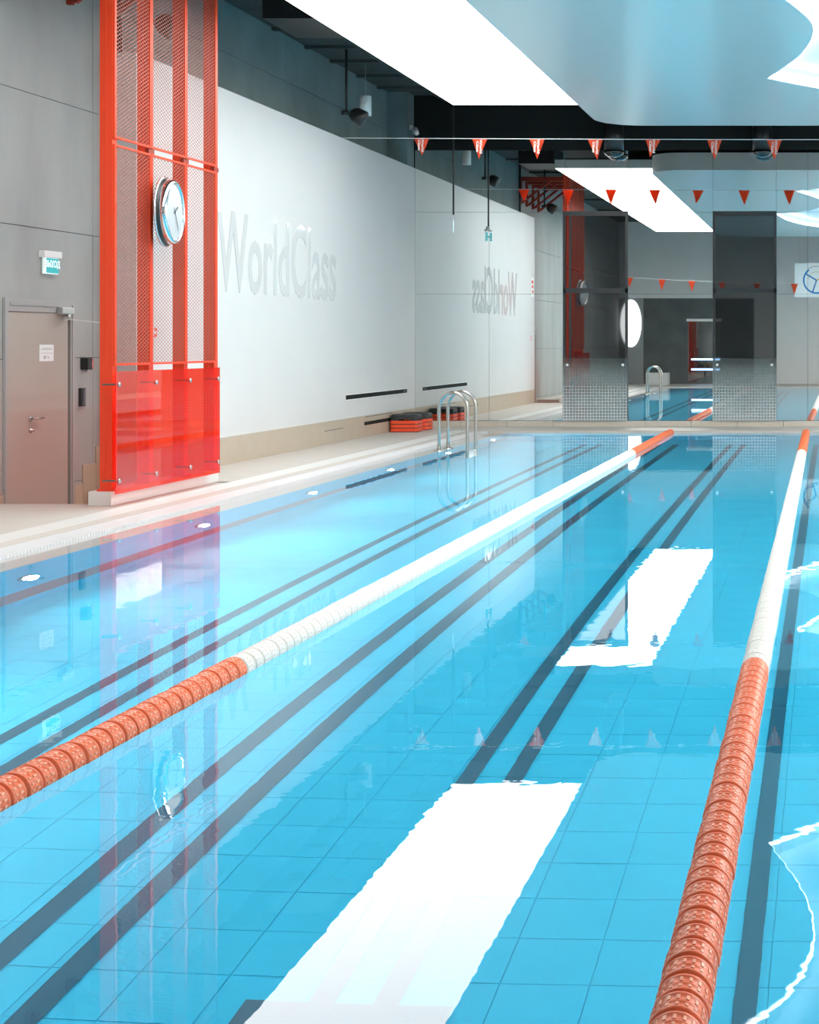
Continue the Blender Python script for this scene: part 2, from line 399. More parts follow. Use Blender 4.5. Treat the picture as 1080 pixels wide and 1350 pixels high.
# recess above the cut-out: lid and light line
lid = MB(); n = len(hole)
bm = bmesh.new(); vv = [bm.verts.new((x, y, ZB + 0.22)) for x, y in hole]; bm.faces.new(vv); bmesh.ops.triangulate(bm, faces=bm.faces)
lid.bm(bm).build('recess_lid', M['cove_white'], drop).location = (0, 0, -(ZB + 0.19))
cx_ = sum(p[0] for p in hole) / n; cy_ = sum(p[1] for p in hole) / n
def inset(poly, d):
    out = []; m = len(poly)
    area = sum(poly[i][0] * poly[(i + 1) % m][1] - poly[(i + 1) % m][0] * poly[i][1] for i in range(m))
    sg = 1 if area > 0 else -1
    for i in range(m):
        p, q = Vector(poly[i - 1]), Vector(poly[(i + 1) % m]); t = (q - p).normalized()
        nrm = Vector((-t.y, t.x)) * sg
        out.append((poly[i][0] + nrm.x * d, poly[i][1] + nrm.y * d))
    return out
h1, h2 = inset(hole, 0.006), inset(hole, 0.02)
ring = MB()
vs_ = [(x, y, z) for z in (ZB + 0.02, ZB + 0.075) for x, y in h1] + [(x, y, z) for z in (ZB + 0.02, ZB + 0.075) for x, y in h2]
fs = []
for i in range(n):
    j = (i + 1) % n
    fs += [(2 * n + i, 2 * n + j, 3 * n + j, 3 * n + i), (i, j, 2 * n + j, 2 * n + i), (n + i, 3 * n + i, 3 * n + j, n + j), (i, n + i, n + j, j)]
ring.add(vs_, fs)
led = ring.build('cove_light', M['cove_glow'])
tag(led, 'white glowing light line edging the curved ceiling cut-out', 'light')

# luminous ceiling panels
def light_panel(x0, x1, label, glow='panel_glow'):
    root = empty('ceiling_light', ((x0 + x1) / 2, 15.0, 5.60), label, 'light')
    W = (x1 - x0) / 2; y0, y1 = 5.6 - 15.0, 24.43 - 15.0
    MB().box(-W, W, y0, y1, 0.004, 0.20).build('housing', M['fascia'], root)
    MB().box(-W + 0.01, W - 0.01, y0 + 0.01, y1 - 0.01, 0.0, 0.004).build('diffuser', M[glow], root)
    return root
light_panel(-6.30, -4.06, 'long white luminous ceiling panel beside the pale blue ceiling')
light_panel(5.05, 8.10, 'added white luminous fill panel along the unseen right side of the ceiling', 'fill_panel_glow')  # unseen panel added to fill the room with light

# ------------------------------------------------------------------ far wall: mirrors, dark windows
wall_far = MB().box(XC - 0.35, XR + 0.3, YM + 0.03, YM + 0.3, -0.5, ZC).build('wall_far', M['black'], kind='structure')
MB().box(XW, XR, YM - 0.02, YM + 0.03, 5.44, ZC).build('black_header', M['black'], wall_far)
S = 67.5
def mx(px): return (px - 1100) / S
ZT, ZM1, ZM2, ZB0 = 5.43, 4.22, 2.62, 0.15
cols = [XW, mx(645), mx(745), mx(828), mx(940), mx(1024), mx(1065), mx(1065) + 1.5, mx(1065) + 3.0, mx(1065) + 4.5, mx(1065) + 6.0, mx(1065) + 7.5, XR]
rows = [ZB0, ZM2, ZM1, ZT]
G = 0.003
for i in range(len(cols) - 1):
    for j in range(3):
        if i in (2, 4) and j < 2: continue
        MB().box(cols[i] + G, cols[i + 1] - G, YM, YM + 0.012, rows[j] + G, rows[j + 1] - G).build('mirror_panel', M['mirror'], wall_far)
MB().box(XW, XR, YM + 0.012, YM + 0.03, ZB0, ZT).build('mirror_backing', M['mirror_edge'], wall_far)
# stone kerb blocks under the mirrors
x = XW
while x < XR:
    x2 = min(x + 0.9, XR)
    MB().box(x + 0.003, x2 - 0.003, YM - 0.03 - random.random() * 0.004, YM + 0.012, ZD, ZB0 - 0.004, 0.006).build('kerb_block', M['stone'], wall_far)
    x = x2
for k, (xa, xb) in enumerate(((mx(742.5), mx(828)), (mx(940), mx(1024)))):
    win = empty('window_%d' % (k + 1), ((xa + xb) / 2, YM, ZB0), kind='structure')
    W = (xb - xa) / 2; H = ZM1 + 0.02 - ZB0
    MB().box(-W, W, 0.0, 0.012, 0, H).build('pane', M['dark_glass'], win)
    fw = 0.05
    for (a, c, d, e) in ((-W, -W + fw, 0, H), (W - fw, W, 0, H)):
        MB().box(a, c, -0.03, 0.012, d, e).build('frame_bar', M['black_metal'], win)
    if k == 0: MB().box(-W + 0.12, -W + 0.16, -0.02, 0.012, 0, H).build('frame_bar', M['black_metal'], win)
    MB().box(-W, W, -0.035, 0.012, H - 0.09, H).build('frame_bar', M['black_metal'], win)
    MB().box(-W, W, -0.03, 0.012, 2.54 - 0.045, 2.54 + 0.045).build('crossbar', M['black_metal'], win)
    MB().box(-W + 0.0, W, -0.075, -0.065, 0.0, 1.22).build('guard_pane', M['dotted_glass'], win)
    for sx in (-1, 1):
        MB().lathe([(-0.085, 0.022), (-0.078, 0.026), (-0.066, 0.026), (-0.03, 0.012)], 'y', (sx * (W - 0.09), 0, 1.09), 12).build('standoff', M['white_plastic'], win)

# ------------------------------------------------------------------ pool basin
PD = 1.70
basin = MB()
basin.box(-XP - 0.30, -XP, YP0 - 0.3, YP1 + 0.3, -PD - 0.3, -0.02)
basin.box(XP, XP + 0.30, YP0 - 0.3, YP1 + 0.3, -PD - 0.3, -0.02)
basin.box(-XP, XP, YP0 - 0.30, YP0, -PD - 0.3, -0.02)
basin.box(-XP, XP, YP1, YP1 + 0.30, -PD - 0.3, -0.02)
basin.box(-XP, XP, YP0, YP1, -PD - 0.3, -PD - 0.006)
pool = basin.build('pool_basin', M['pool_grout'], kind='structure')
# wall lining: tile faces in courses, red-grey warning band
def lining(name, m, x0, x1, y0, y1, z0, z1):
    return MB().box(x0, x1, y0, y1, z0, z1).build(name, M[m], pool)
for sx in (-1, 1):
    xa, xb = sorted((sx * XP, sx * (XP - 0.006)))
    for z0, z1, m_, nm in ((-PD, -1.48, 'pool_tile', 'wall_tile_course'), (-1.48, -1.12, 'band_red', 'wall_band'), (-1.115, -0.66, 'pool_tile', 'wall_tile_course'), (-0.655, -0.02, 'pool_tile', 'wall_tile_course')):
        lining(nm, m_, xa, xb, YP0, YP1, z0, z1)
for ya, yb in ((YP0, YP0 + 0.006), (YP1 - 0.006, YP1)):
    for z0, z1 in ((-PD, -1.305), (-1.30, -0.66), (-0.655, -0.02)):
        lining('wall_tile_course', 'pool_tile', -XP, XP, ya, yb, z0, z1)
# the pale submerged overflow lip
for (x0, x1, y0, y1) in ((-6.41, -XP, YP0 - 0.36, YP1 + 0.3), (XP, 6.41, YP0 - 0.36, YP1 + 0.3), (-XP, XP, YP1, YP1 + 0.30), (-XP, XP, YP0 - 0.36, YP0)):
    MB().box(x0, x1, y0, y1, -0.018, -0.008).build('overflow_lip', M['white_tile'], pool)
# floor tiles: nearest ones singly, the rest joined
T = 0.33
tiles = []
nx = int(2 * XP / T) + 1; ny = int((YP1 - YP0) / T) + 1
for iy in range(ny):
    for ix in range(nx):
        xa = max(-XP, -XP - 0.10 + ix * T); xb = min(XP, -XP - 0.10 + (ix + 1) * T); ya = YP0 + iy * T; yb = min(YP1, ya + T)
        if xb - xa > 0.03 and yb - ya > 0.03: tiles.append((xa, xb, ya, yb))
near = sorted((t for t in tiles if t[0] > -2.95 + 0 and t[1] < 0.4 and t[2] > 4.6 and t[0] * 1 > -0.62 * t[2]), key=lambda t: t[2])[:190]
ns = set(near); rest = MB(); shared = {}
def tile_quad(mb, xa, xb, ya, yb, z):
    g = 0.0010; e = 0.0018
    v = [(xa + g, ya + g, z - e), (xb - g, ya + g, z - e), (xb - g, yb - g, z - e), (xa + g, yb - g, z - e),
         (xa + g + e, ya + g + e, z), (xb - g - e, ya + g + e, z), (xb - g - e, yb - g - e, z), (xa + g + e, yb - g - e, z)]
    mb.add(v, [(4, 5, 6, 7), (0, 1, 5, 4), (1, 2, 6, 5), (2, 3, 7, 6), (3, 0, 4, 7)])
for t in tiles:
    z = -PD + random.uniform(-0.0008, 0.0008)
    if t in ns:
        key = (round(t[1] - t[0], 4), round(t[3] - t[2], 4))
        if key not in shared:
            mb = MB(); tile_quad(mb, 0, t[1] - t[0], 0, t[3] - t[2], 0)
            o = mb.build('floor_tile', M['pool_tile'], pool); shared[key] = o.data
        else:
            o = bpy.data.objects.new('floor_tile', shared[key]); col.objects.link(o); o.parent = pool
        o.location = (t[0], t[2], z)
    else:
        tile_quad(rest, *t, z)
rest.build('floor_tiles', M['pool_tile'], pool, kind='stuff')
# dark lane lines on the floor, in pairs with a T-bar at the near end
LW = 0.085
for xl in (-4.40, -4.13, -3.10, -2.79, -1.83, -1.60, -0.32, 0.0, 1.6, 1.9, 3.1, 3.4, 4.5, 4.8):
    LW = {-0.32: 0.085, -3.10: 0.11, -2.79: 0.11}.get(xl, 0.092)
    MB().box(xl - LW / 2, xl + LW / 2, 5.28 if xl > -2.5 and xl < -0.8 else YP0 + 0.3, YP1 - 1.2, -PD + 0.0015, -PD + 0.004).build('lane_line', M['lane_line'], pool)
MB().box(-2.10, -1.36, 4.80, 5.28, -PD + 0.0015, -PD + 0.004).build('lane_crossbar', M['lane_line'], pool)
# underwater lamps along both long walls
def pool_lamp(sx, y, label, group=None):
    root = empty('pool_lamp', (sx * (XP - 0.006), y, -0.60), label, 'lamp', group, rz=0 if sx < 0 else PI)
    MB().lathe([(0.0, 0.11), (0.018, 0.11), (0.024, 0.10), (0.024, 0.085)], 'x', n=24).build('bezel', M['steel'], root)
    MB().lathe([(0.0, 0.08), (0.026, 0.08), (0.032, 0.05), (0.033, 0.01)], 'x', n=20).build('lens', M['lamp_lens'], root)
    ld = bpy.data.lights.new('pool_lamp_light', 'AREA'); ld.shape = 'DISK'; ld.size = 0.16; ld.energy = POOL_W; ld.color = (0.92, 1.0, 1.0)
    lo = bpy.data.objects.new('pool_lamp_light', ld); col.objects.link(lo); lo.parent = root
    lo.location = (0.06, 0, 0); lo.rotation_euler = (0, -PI / 2 - 0.12, 0)
    return root
lamp_y = [5.1, 8.1, 11.1, 14.15, 17.1, 20.1, 23.1, 26.1]
names = {11.1: 'first lit underwater lamp from the left edge, below the grey door', 14.15: 'lit underwater lamp below the red glass panel', 17.1: 'lit underwater lamp below the near part of the white wall'}
for y in lamp_y:
    pool_lamp(-1, y, names.get(y, 'underwater lamp of the left pool wall %s' % {5.1: 'nearest the photographer', 8.1: 'just outside the left picture edge', 20.1: 'below the middle of the white wall', 23.1: 'below the ladder', 26.1: 'beside the far pool end'}.get(y, '')), 'underwater lamps of the left pool wall')
    pool_lamp(1, y, 'round underwater lamp in the unseen right pool wall, %s from the near end' % ['first', 'second', 'third', 'fourth', 'fifth', 'sixth', 'seventh', 'eighth'][lamp_y.index(y)], 'underwater lamps of the right pool wall')
# water
wm = MB(); wm.add([(-6.41, YP0 - 0.34, 0), (6.41, YP0 - 0.34, 0), (6.41, YP1 + 0.28, 0), (-6.41, YP1 + 0.28, 0)], [(0, 1, 2, 3)])
wo = wm.build('pool_water', M['water']); tag(wo, 'clear calm blue pool water', 'water', kind='stuff')

# ------------------------------------------------------------------ lane ropes
def float_mesh(white):
    mb = MB()
    prof = [(-0.0525, 0.020), (-0.0525, 0.062), (-0.048, 0.063), (-0.046, 0.0675), (-0.042, 0.0715), (-0.034, 0.072), (-0.031, 0.0690), (-0.012, 0.0690), (-0.009, 0.0715),
            (-0.004, 0.0715), (-0.001, 0.0690), (0.028, 0.0690), (0.031, 0.072), (0.041, 0.0715), (0.045, 0.0675), (0.047, 0.063), (0.0525, 0.062), (0.0525, 0.020)]
    mb.lathe(prof, 'y', n=24)
    return mb
def rib_mesh():
    mb = MB()
    for k in range(18):
        a = 2 * PI * (k + 0.5) / 18
        for y, h in ((-0.0215, 0.0065), (0.0135, 0.0105)):
            c = Vector((math.sin(a) * 0.0675, y, math.cos(a) * 0.0675)); rad = Vector((math.sin(a), 0, math.cos(a))); tan = Vector((math.cos(a), 0, -math.sin(a)))
            vs_ = [c + rad * i * 0.004 + tan * j * 0.0042 + Vector((0, 1, 0)) * k2 * h for k2 in (-1, 1) for j in (-1, 1) for i in (-1, 1)]
            mb.add(vs_, [(0, 2, 3, 1), (4, 5, 7, 6), (0, 1, 5, 4), (2, 6, 7, 3), (0, 4, 6, 2), (1, 3, 7, 5)])
    return mb
proto = {}
def lane_rope(x0, x1, label):
    """rope from (x0, near end) to (x1, far end)"""
    p0, p1 = Vector((x0, YP0, 0.012)), Vector((x1, YP1, 0.012))
    d = p1 - p0; Ln = d.length; ang = -math.atan2(d.x, d.y)
    root = empty('lane_rope', p0, label, 'lane rope', rz=ang)
    MB().tube([(0, -0.02, 0), (0, Ln + 0.02, 0)], 0.006, 6).build('cable', M['cable'], root)
    P = 0.107; k = 0; y = 0.35
    while y < Ln - 0.08:
        yy = p0.y + y
        white = 7.52 < yy < 22.05
        key = 'w' if white else 'o'
        if key not in proto:
            o = float_mesh(white).build('float', M['float_white' if white else 'float_orange'], root)
            q = rib_mesh().build('ribs', M['float_white' if white else 'float_rib'], o); q['kind'] = 'stuff'
            proto[key] = (o.data, q.data)
        else:
            o = bpy.data.objects.new('float', proto[key][0]); col.objects.link(o); o.parent = root
            if yy < 16:
                q = bpy.data.objects.new('ribs', proto[key][1]); col.objects.link(q); q.parent = o; q['kind'] = 'stuff'
        o.location = (random.uniform(-0.002, 0.002), y, random.uniform(-0.002, 0.002)); o.rotation_euler = (0, random.uniform(0, 6.28), random.uniform(-0.015, 0.015))
        y += P; k += 1
    return root
lane_rope(-3.04, -3.02, 'lane rope of orange and white floats crossing the picture from the left')
lane_rope(-0.372, -0.52, 'lane rope of orange and white floats along the right side')
lane_rope(2.05, 1.98, 'lane rope of floats in the unseen right half of the pool')

# ------------------------------------------------------------------ red tower with mesh and clock
tower = empty('red_tower', (-7.335, YT[0], ZD), 'tall red steel frame tower with wire mesh panels beside the grey door', 'tower')
def tb(mb, name, m_, kind=None):
    o = mb.build(name, M[m_], tower, kind); o.location = (7.335, -YT[0], -ZD); return o
HP = 0.175
tb(MB().box(-7.50, -7.265, YT[0] - 0.04, 17.45, ZD, HP, 0.006), 'plinth', 'white_tile')
for y in YT:
    mb = MB().box(-7.40, -7.275, y - 0.0, y + 0.10, HP, 6.2)
    mb.box(-7.345, -7.335, y - 0.004, y, HP + 0.02, 6.15)
    mb.box(-7.42, -7.25, y - 0.02, y + 0.12, HP, HP + 0.02)
    tb(mb, 'post', 'red_paint')
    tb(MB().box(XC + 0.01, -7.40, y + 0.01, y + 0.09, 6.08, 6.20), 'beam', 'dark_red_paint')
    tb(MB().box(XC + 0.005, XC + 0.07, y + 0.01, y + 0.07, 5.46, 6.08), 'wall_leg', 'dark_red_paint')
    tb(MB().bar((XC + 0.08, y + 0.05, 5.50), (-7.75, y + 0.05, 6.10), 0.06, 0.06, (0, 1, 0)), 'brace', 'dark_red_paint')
tb(MB().box(-7.40, -7.275, YT[0], YT[3] + 0.1, 6.20, 6.30), 'top_rail', 'red_paint')
tb(MB().bar((-7.34, YT[0] + .1, 5.0), (-7.34, YT[0] + .101, 5.05), .02, .02, (1, 0, 0)), 'bolt', 'steel')
# mesh panels
def mesh_panel(y0, y1, z0, z1, name='mesh'):
    X = -7.262; px, pz = 0.078, 0.040
    mb = MB(); sl = pz / px * 1.0
    Wd, H = y1 - y0, z1 - z0
    for sgn in (1, -1):
        # lines z = sgn*sl*(y) + c
        c = -sl * Wd if sgn > 0 else 0.0
        while c < (H if sgn > 0 else H + sl * Wd):
            # clip to rectangle
            ts = []
            def zz(yv): return sgn * sl * yv + c
            ya, yb = 0.0, Wd
            # z>=0, z<=H
            lo, hi = ya, yb
            for lim, ge in ((0.0, True), (H, False)):
                yc = (lim - c) / (sgn * sl)
                if (sgn > 0) == ge: lo = max(lo, yc)
                else: hi = min(hi, yc)
            if hi - lo > 0.004:
                off = 0.002 if sgn > 0 else -0.002
                mb.bar((X + off, y0 + lo, z0 + zz(lo)), (X + off, y0 + hi, z0 + zz(hi)), 0.003, 0.0042, (0, -sgn * sl, 1))
            c += pz * 1.0
    return mb
def frame_rect(y0, y1, z0, z1, w_=0.022):
    X = -7.262; mb = MB()
    mb.box(X - 0.012, X + 0.012, y0, y0 + w_, z0, z1); mb.box(X - 0.012, X + 0.012, y1 - w_, y1, z0, z1)
    mb.box(X - 0.012, X + 0.012, y0 + w_, y1 - w_, z0, z0 + w_); mb.box(X - 0.012, X + 0.012, y0 + w_, y1 - w_, z1 - w_, z1)
    return mb
for i in range(3):
    y0, y1 = YT[i] + 0.005 + (0.0 if i else 0.0), YT[i + 1] - 0.001
    for (z0, z1) in ((1.44, 3.675), (3.735, 6.18)):
        tb(mesh_panel(y0 + 0.01, y1 - 0.01, z0 + 0.01, z1 - 0.01), 'mesh', 'mesh_paint', 'stuff')
        tb(frame_rect(y0, y1, z0, z1), 'mesh_frame', 'red_paint')
for y in YT[1:]:
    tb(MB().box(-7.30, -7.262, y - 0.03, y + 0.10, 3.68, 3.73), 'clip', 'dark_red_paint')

# red acrylic guard panel on stand-off bolts
XA = -7.13
gp = empty('red_guard_panel', (XA, 15.9, 0.165), 'translucent red acrylic panel bolted in front of the tower foot', 'panel')
MB().box(-0.006, 0.006, 14.67 - 15.9, 17.15 - 15.9, 0.0, 1.22).build('acrylic_sheet', M['red_acrylic'], gp)
for y in (14.73, 15.54, 16.36, 17.10):
    for z in (0.13, 1.09):
        MB().lathe([(-0.16, 0.010), (-0.035, 0.010), (-0.034, 0.016), (-0.008, 0.016), (-0.0075, 0.006), (0.007, 0.006), (0.0075, 0.026), (0.014, 0.026), (0.020, 0.018)], 'x', (0, y - 15.9, z), 14).build('standoff_bolt', M['steel'], gp)

# clock
ck = empty('pool_clock', (-7.19, 15.87, 3.075), 'round chrome wall clock on the red mesh tower', 'clock', rz=math.radians(8.0))
MB().lathe([(0.0, 0.36), (0.0, 0.37), (0.012, 0.372), (0.02, 0.36), (0.03, 0.35), (0.085, 0.345)], 'x', n=48).build('body', M['black_metal'], ck)
MB().lathe([(-0.06, 0.03), (0.0, 0.03)], 'x', n=12).build('mount', M['black_metal'], ck)
MB().lathe([(0.0, 0.374), (0.012, 0.378), (0.02, 0.374), (0.02, 0.36)], 'x', n=48, cap=False).build('back_rim', M['chrome'], ck)
MB().lathe([(0.055, 0.348), (0.06, 0.352), (0.10, 0.345), (0.118, 0.335), (0.125, 0.318), (0.118, 0.305), (0.108, 0.300)], 'x', n=48, cap=False).build('bezel', M['chrome'], ck)
MB().lathe([(0.085, 0.302), (0.105, 0.302)], 'x', n=48, smooth=False).build('dial', M['clock_face'], ck)
for h in range(1, 13):
    a = PI / 2 - h * PI / 6
    text_mesh('numeral', str(h), 0.075, M['soft_ink'], ck, (0.1055, 0.245 * math.cos(a), 0.245 * math.sin(a)), (PI / 2, 0, PI / 2), 0.001)
def hand(ang, ln, w_, m_, name, x):
    d = Vector((0, math.sin(ang), math.cos(ang)))
    MB().bar(Vector((x, 0, 0)) - d * ln * 0.25, Vector((x, 0, 0)) + d * ln, 0.003, w_, Vector((0, d.z, -d.y))).build(name, M[m_], ck)
hand(math.radians(62), 0.13, 0.022, 'ink', 'hour_hand', 0.109)
hand(math.radians(148), 0.22, 0.010, 'ink', 'minute_hand', 0.112)
MB().lathe([(0.105, 0.014), (0.116, 0.014), (0.118, 0.008)], 'x', n=12).build('hand_hub', M['ink'], ck)

# ------------------------------------------------------------------ door in the concrete wall and its devices
DY0, DY1, DZ0, DZ1 = 15.29, 16.70, -0.20, 2.14
dr = empty('door_1', (XC, (DY0 + DY1) / 2, DZ0), kind='structure')
def db(mb, name, m_, parent=None):
    o = mb.build(name, M[m_], parent or dr)
    if not parent: o.location = (-XC, -(DY0 + DY1) / 2, -DZ0)
    return o
f = MB(); fw = 0.085
f.box(XC, XC + 0.03, DY0, DY0 + fw * .7, DZ0, DZ1); f.box(XC, XC + 0.03, DY0 + fw * .7, DY1 - fw * 1.2, DZ1 - 0.14, DZ1)
f.box(XC, XC + 0.03, DY1 - fw * 1.2, DY1, DZ0, DZ1)
f.box(XC + 0.03, XC + 0.04, DY1 - fw * .9, DY1 - fw * .55, DZ0, DZ1 - .05)
f.box(XC + 0.03, XC + 0.04, DY0 + fw, DY1 - fw * 1.2, DZ1 - 0.075, DZ1 - 0.05)
db(f, 'door_frame', 'door_frame')
leaf = db(MB().box(XC, XC + 0.018, DY0 + fw * .7 + 0.006, DY1 - fw * 1.2 - 0.035, DZ0 + 0.005, DZ1 - 0.145), 'door_leaf', 'door_paint')
db(MB().box(XC, XC + 0.004, DY0, DY1, DZ0, DZ1 - 0.02), 'rebate', 'black')
def hinge_y(px): return 1950 * 8.58 / (1100 - px)
hy = hinge_y(40)
h = MB().lathe([(XC + 0.018, 0.028), (XC + 0.028, 0.026)], 'x', (0, hy, 0.86), 16)
h.tube([(XC + 0.02, hy, 0.86), (XC + 0.07, hy, 0.86), (XC + 0.075, hy + 0.012, 0.86), (XC + 0.075, hy + 0.17, 0.86)], 0.010, 10)
db(h, 'door_handle', 'steel')
k_ = MB().lathe([(XC + 0.018, 0.028), (XC + 0.03, 0.026), (XC + 0.031, 0.012), (XC + 0.06, 0.012)], 'x', (0, hy, 0.735), 16)
db(k_, 'lock', 'steel')
c_ = MB().box(XC + 0.03, XC + 0.10, 16.30, 16.56, 1.985, 2.065, 0.012)
c_.lathe([(1.94, 0.025), (1.99, 0.025)], 'z', (XC + 0.07, 16.47, 0), 12)
c_.bar((XC + 0.08, 16.47, 1.955), (XC + 0.20, 16.15, 1.95), 0.025, 0.012); c_.bar((XC + 0.20, 16.15, 1.93), (XC + 0.24, 16.88, 1.90), 0.022, 0.012)
db(c_, 'door_closer', 'brushed')
# notice on the door
ny0, ny1 = hinge_y(52), hinge_y(70.5)
nt_ = empty('door_notice', (XC + 0.019, (ny0 + ny1) / 2, 1.56), 'pale paper notice with a drawing stuck on the grey door', 'notice')
MB().box(0, 0.003, -(ny1 - ny0) / 2, (ny1 - ny0) / 2, -0.09, 0.09).build('sheet', M['paper'], nt_)
for (a, c2, z0, z1) in ((-.11, .10, .035, .042), (-.09, .11, .05, .056), (-.12, .12, -.005, .0), (-.06, -.02, -.065, -.03), (-.04, .04, -.04, -.034), (.02, .05, -.06, -.045)):
    MB().box(0.003, 0.0038, a, c2, z0, z1).build('print', M['soft_ink'], nt_)
# skirting beside the door: stepped beige tiles
sk = empty('baseboard_left', (XC, 17.0, -0.2), kind='structure')
for (y0, y1, z0, z1) in ((14.9, 15.285, -0.2, 0.10), (16.71, 16.90, -0.2, 0.06), (16.905, 17.20, -0.2, 0.27), (17.205, 17.352, -0.2, 0.46)):
    o = MB().box(0, 0.014, y0 - 17.0, y1 - 17.0, z0 + 0.2, z1 + 0.2, 0.002).build('skirting_tile', M['beige_tile'], sk)
o = MB().box(0.0, 0.30, 17.0 - 17.0, 17.34 - 17.0, 0.0, 0.16, 0.004).build('step_tile', M['beige_tile'], sk)
# devices
def on_wall(px, py):
    s = (1100 - px) / 8.60; return 1950 / s, 1.67 + (452 - py) / s
y, z = on_wall(110, 480)
rd = empty('card_reader', (XC, y, z), 'small black and grey control box between door and red tower', 'control box')
MB().box(0, 0.09, -0.075, 0.03, -0.065, 0.07, 0.008).build('black_housing', M['black_metal'], rd)
MB().box(0, 0.03, 0.035, 0.085, -0.085, 0.07, 0.008).build('grey_housing', M['grey_plastic'], rd)
y, z = on_wall(118.8, 479.5)
cp = empty('call_point', (XC, y, z), 'white card framed in red beside the black control box', 'call point')
MB().box(0, 0.012, -0.055, 0.055, -0.055, 0.055).build('red_frame', M['sign_red'], cp)
MB().box(0.012, 0.014, -0.028, 0.028, -0.035, 0.035).build('white_face', M['white_plastic'], cp)
y, z = on_wall(106.5, 523.5)
ic = empty('wall_intercom', (XC, y, z), 'narrow black upright wall device beside the door frame', 'intercom')
MB().box(0, 0.035, -0.055, 0.05, -0.105, 0.105, 0.006).build('housing', M['black_metal'], ic)
MB().box(0.035, 0.037, -0.01, 0.04, -0.09, 0.09).build('grille', M['ink'], ic)
# exit sign above the door
y, z = on_wall(63, 350)
ex = empty('exit_sign', (XC, y, z), 'lit teal exit sign with white lettering above the grey door', 'sign')
MB().box(0, 0.07, -0.19, 0.17, 0.082, 0.155, 0.006).build('bracket', M['white_plastic'], ex)
MB().box(0.02, 0.055, -0.155, 0.125, -0.095, 0.082, 0.004).build('light_box', M['sign_white'], ex)
MB().box(0.055, 0.057, -0.135, 0.12, -0.085, 0.075).build('sign_face', M['teal_sign'], ex)
text_mesh('lettering', 'ВЫХОД', 0.10, M['sign_white'], ex, (0.058, -0.008, 0.01), (PI / 2, 0, PI / 2), 0.001, sx=0.82, bold=0.002)

# ------------------------------------------------------------------ fittings on the white wall
def wall_slot(y0, y1, z0, z1, label):
    root = empty('wall_vent', (XW, (y0 + y1) / 2, (z0 + z1) / 2), label, 'vent')
    L_, H = (y1 - y0) / 2, (z1 - z0) / 2
    MB().box(-0.0, 0.003, -L_, L_, -H, H).build('dark_slot', M['black'], root)
    MB().box(-0.0, 0.008, -L_ - .012, L_ + .012, H, H + 0.010).build('lip', M['white_plastic'], root)
    MB().box(-0.0, 0.008, -L_ - .012, L_ + .012, -H - .01, -H).build('lip', M['white_plastic'], root)
    MB().box(0.003, 0.006, L_ - 0.25, L_ - .02, -H + .01, H - .01).build('damper', M['dark_ceiling'], root)
wall_slot(24.80, 28.35, 0.715, 0.79, 'long black slot vent low on the white wall')
tag(MB().box(XW + 0.008, XW + 0.011, 25.75, 28.5, 0.232, 0.292).build('floor_vent', M['black']), 'black slot vent in the beige skirting behind the step stacks', 'vent')
tag(MB().box(XW + 0.008, XW + 0.0095, 23.75, 24.65, 0.246, 0.256).build('skirting_slit', M['joint']), 'thin dark slit in the beige skirting left of the steps', 'slit')
tag(MB().box(XW + 0.008, XW + 0.0095, 25.8, 27.4, 0.372, 0.382).build('skirting_slit', M['joint']), 'thin dark slit along the top of the beige skirting', 'slit')
lt = empty('wall_lettering', (XW, 22.05, 2.30), 'large faint pale lettering on the white wall, mirrored in the water', 'lettering')
for word, yc in (('World', 20.95), ('Class', 23.30)):
    o = text_mesh('word', word, 1.55, M['letter'], lt, (0.004, yc - 22.05, 0.55), (PI / 2, 0, PI / 2), 0.004, sx=0.62, bold=0.02)
# small red pictogram and poster at the near end of the white wall
ps = empty('wall_poster', (XW, 17.66, 3.18), 'small red and white poster at the near end of the white wall', 'poster')
MB().box(0, 0.004, -0.18, 0.18, -0.26, 0.26).build('sheet', M['paper'], ps)
for k in range(3): MB().box(0.004, 0.005, -0.13, 0.13 - 0.04 * k, 0.10 - k * 0.13, 0.18 - k * 0.13).build('print', M['sign_red'], ps)
hs = empty('hydrant_sign', (XW, 17.85, 1.80), 'small red pictogram seen through the tower mesh', 'sign')
MB().box(0, 0.003, -0.035, 0.04, 0.01, 0.05).build('pictogram_mark', M['sign_red'], hs); MB().box(0, 0.003, -0.05, 0.03, -0.06, -0.02).build('pictogram_mark', M['sign_red'], hs)

# spotlights and hanging lamps over the white wall
def spotlight(y, label):
    root = empty('spotlight', (-7.95, y, 5.42), label, 'lamp')
    MB().tube([(0, 0, 0), (0, 0, ZC - 5.42)], 0.022, 8).build('rod', M['black_metal'], root)
    MB().lathe([(-0.05, 0.04), (0.05, 0.04)], 'x', (-0.02, 0, 0), 12).build('knuckle', M['black_metal'], root)
    hd = MB().lathe([(-0.10, 0.05), (-0.06, 0.10), (0.0, 0.13), (0.14, 0.14), (0.15, 0.12)], 'z', n=16).build('lamp_head', M['black_metal'], root)
    hd.location = (0.16, 0, -0.04); hd.rotation_euler = (0, math.radians(120), 0)
    return root
spotlight(24.1, 'black spotlight on a rod, left of the white pendant cylinder')
spotlight(17.2, 'black spotlight behind the top of the red mesh tower')
pd = empty('pendant_lamp', (-8.05, 25.4, 5.57), 'small white cylinder pendant lamp above the white wall', 'lamp')
MB().lathe([(0, 0.085), (0.0, 0.098), (0.33, 0.098), (0.34, 0.09)], 'z', n=20).build('shade', M['white_plastic'], pd)
MB().tube([(0, 0, 0.34), (0, 0, ZC - 5.57)], 0.005, 6).build('cord', M['cable'], pd)
tag(MB().box(-7.77, -6.9, 20.1, 21.4, 6.08, ZC).build('ventilation_unit', M['black_metal']), 'black box unit under the dark ceiling left of the luminous panel', 'ventilation unit')
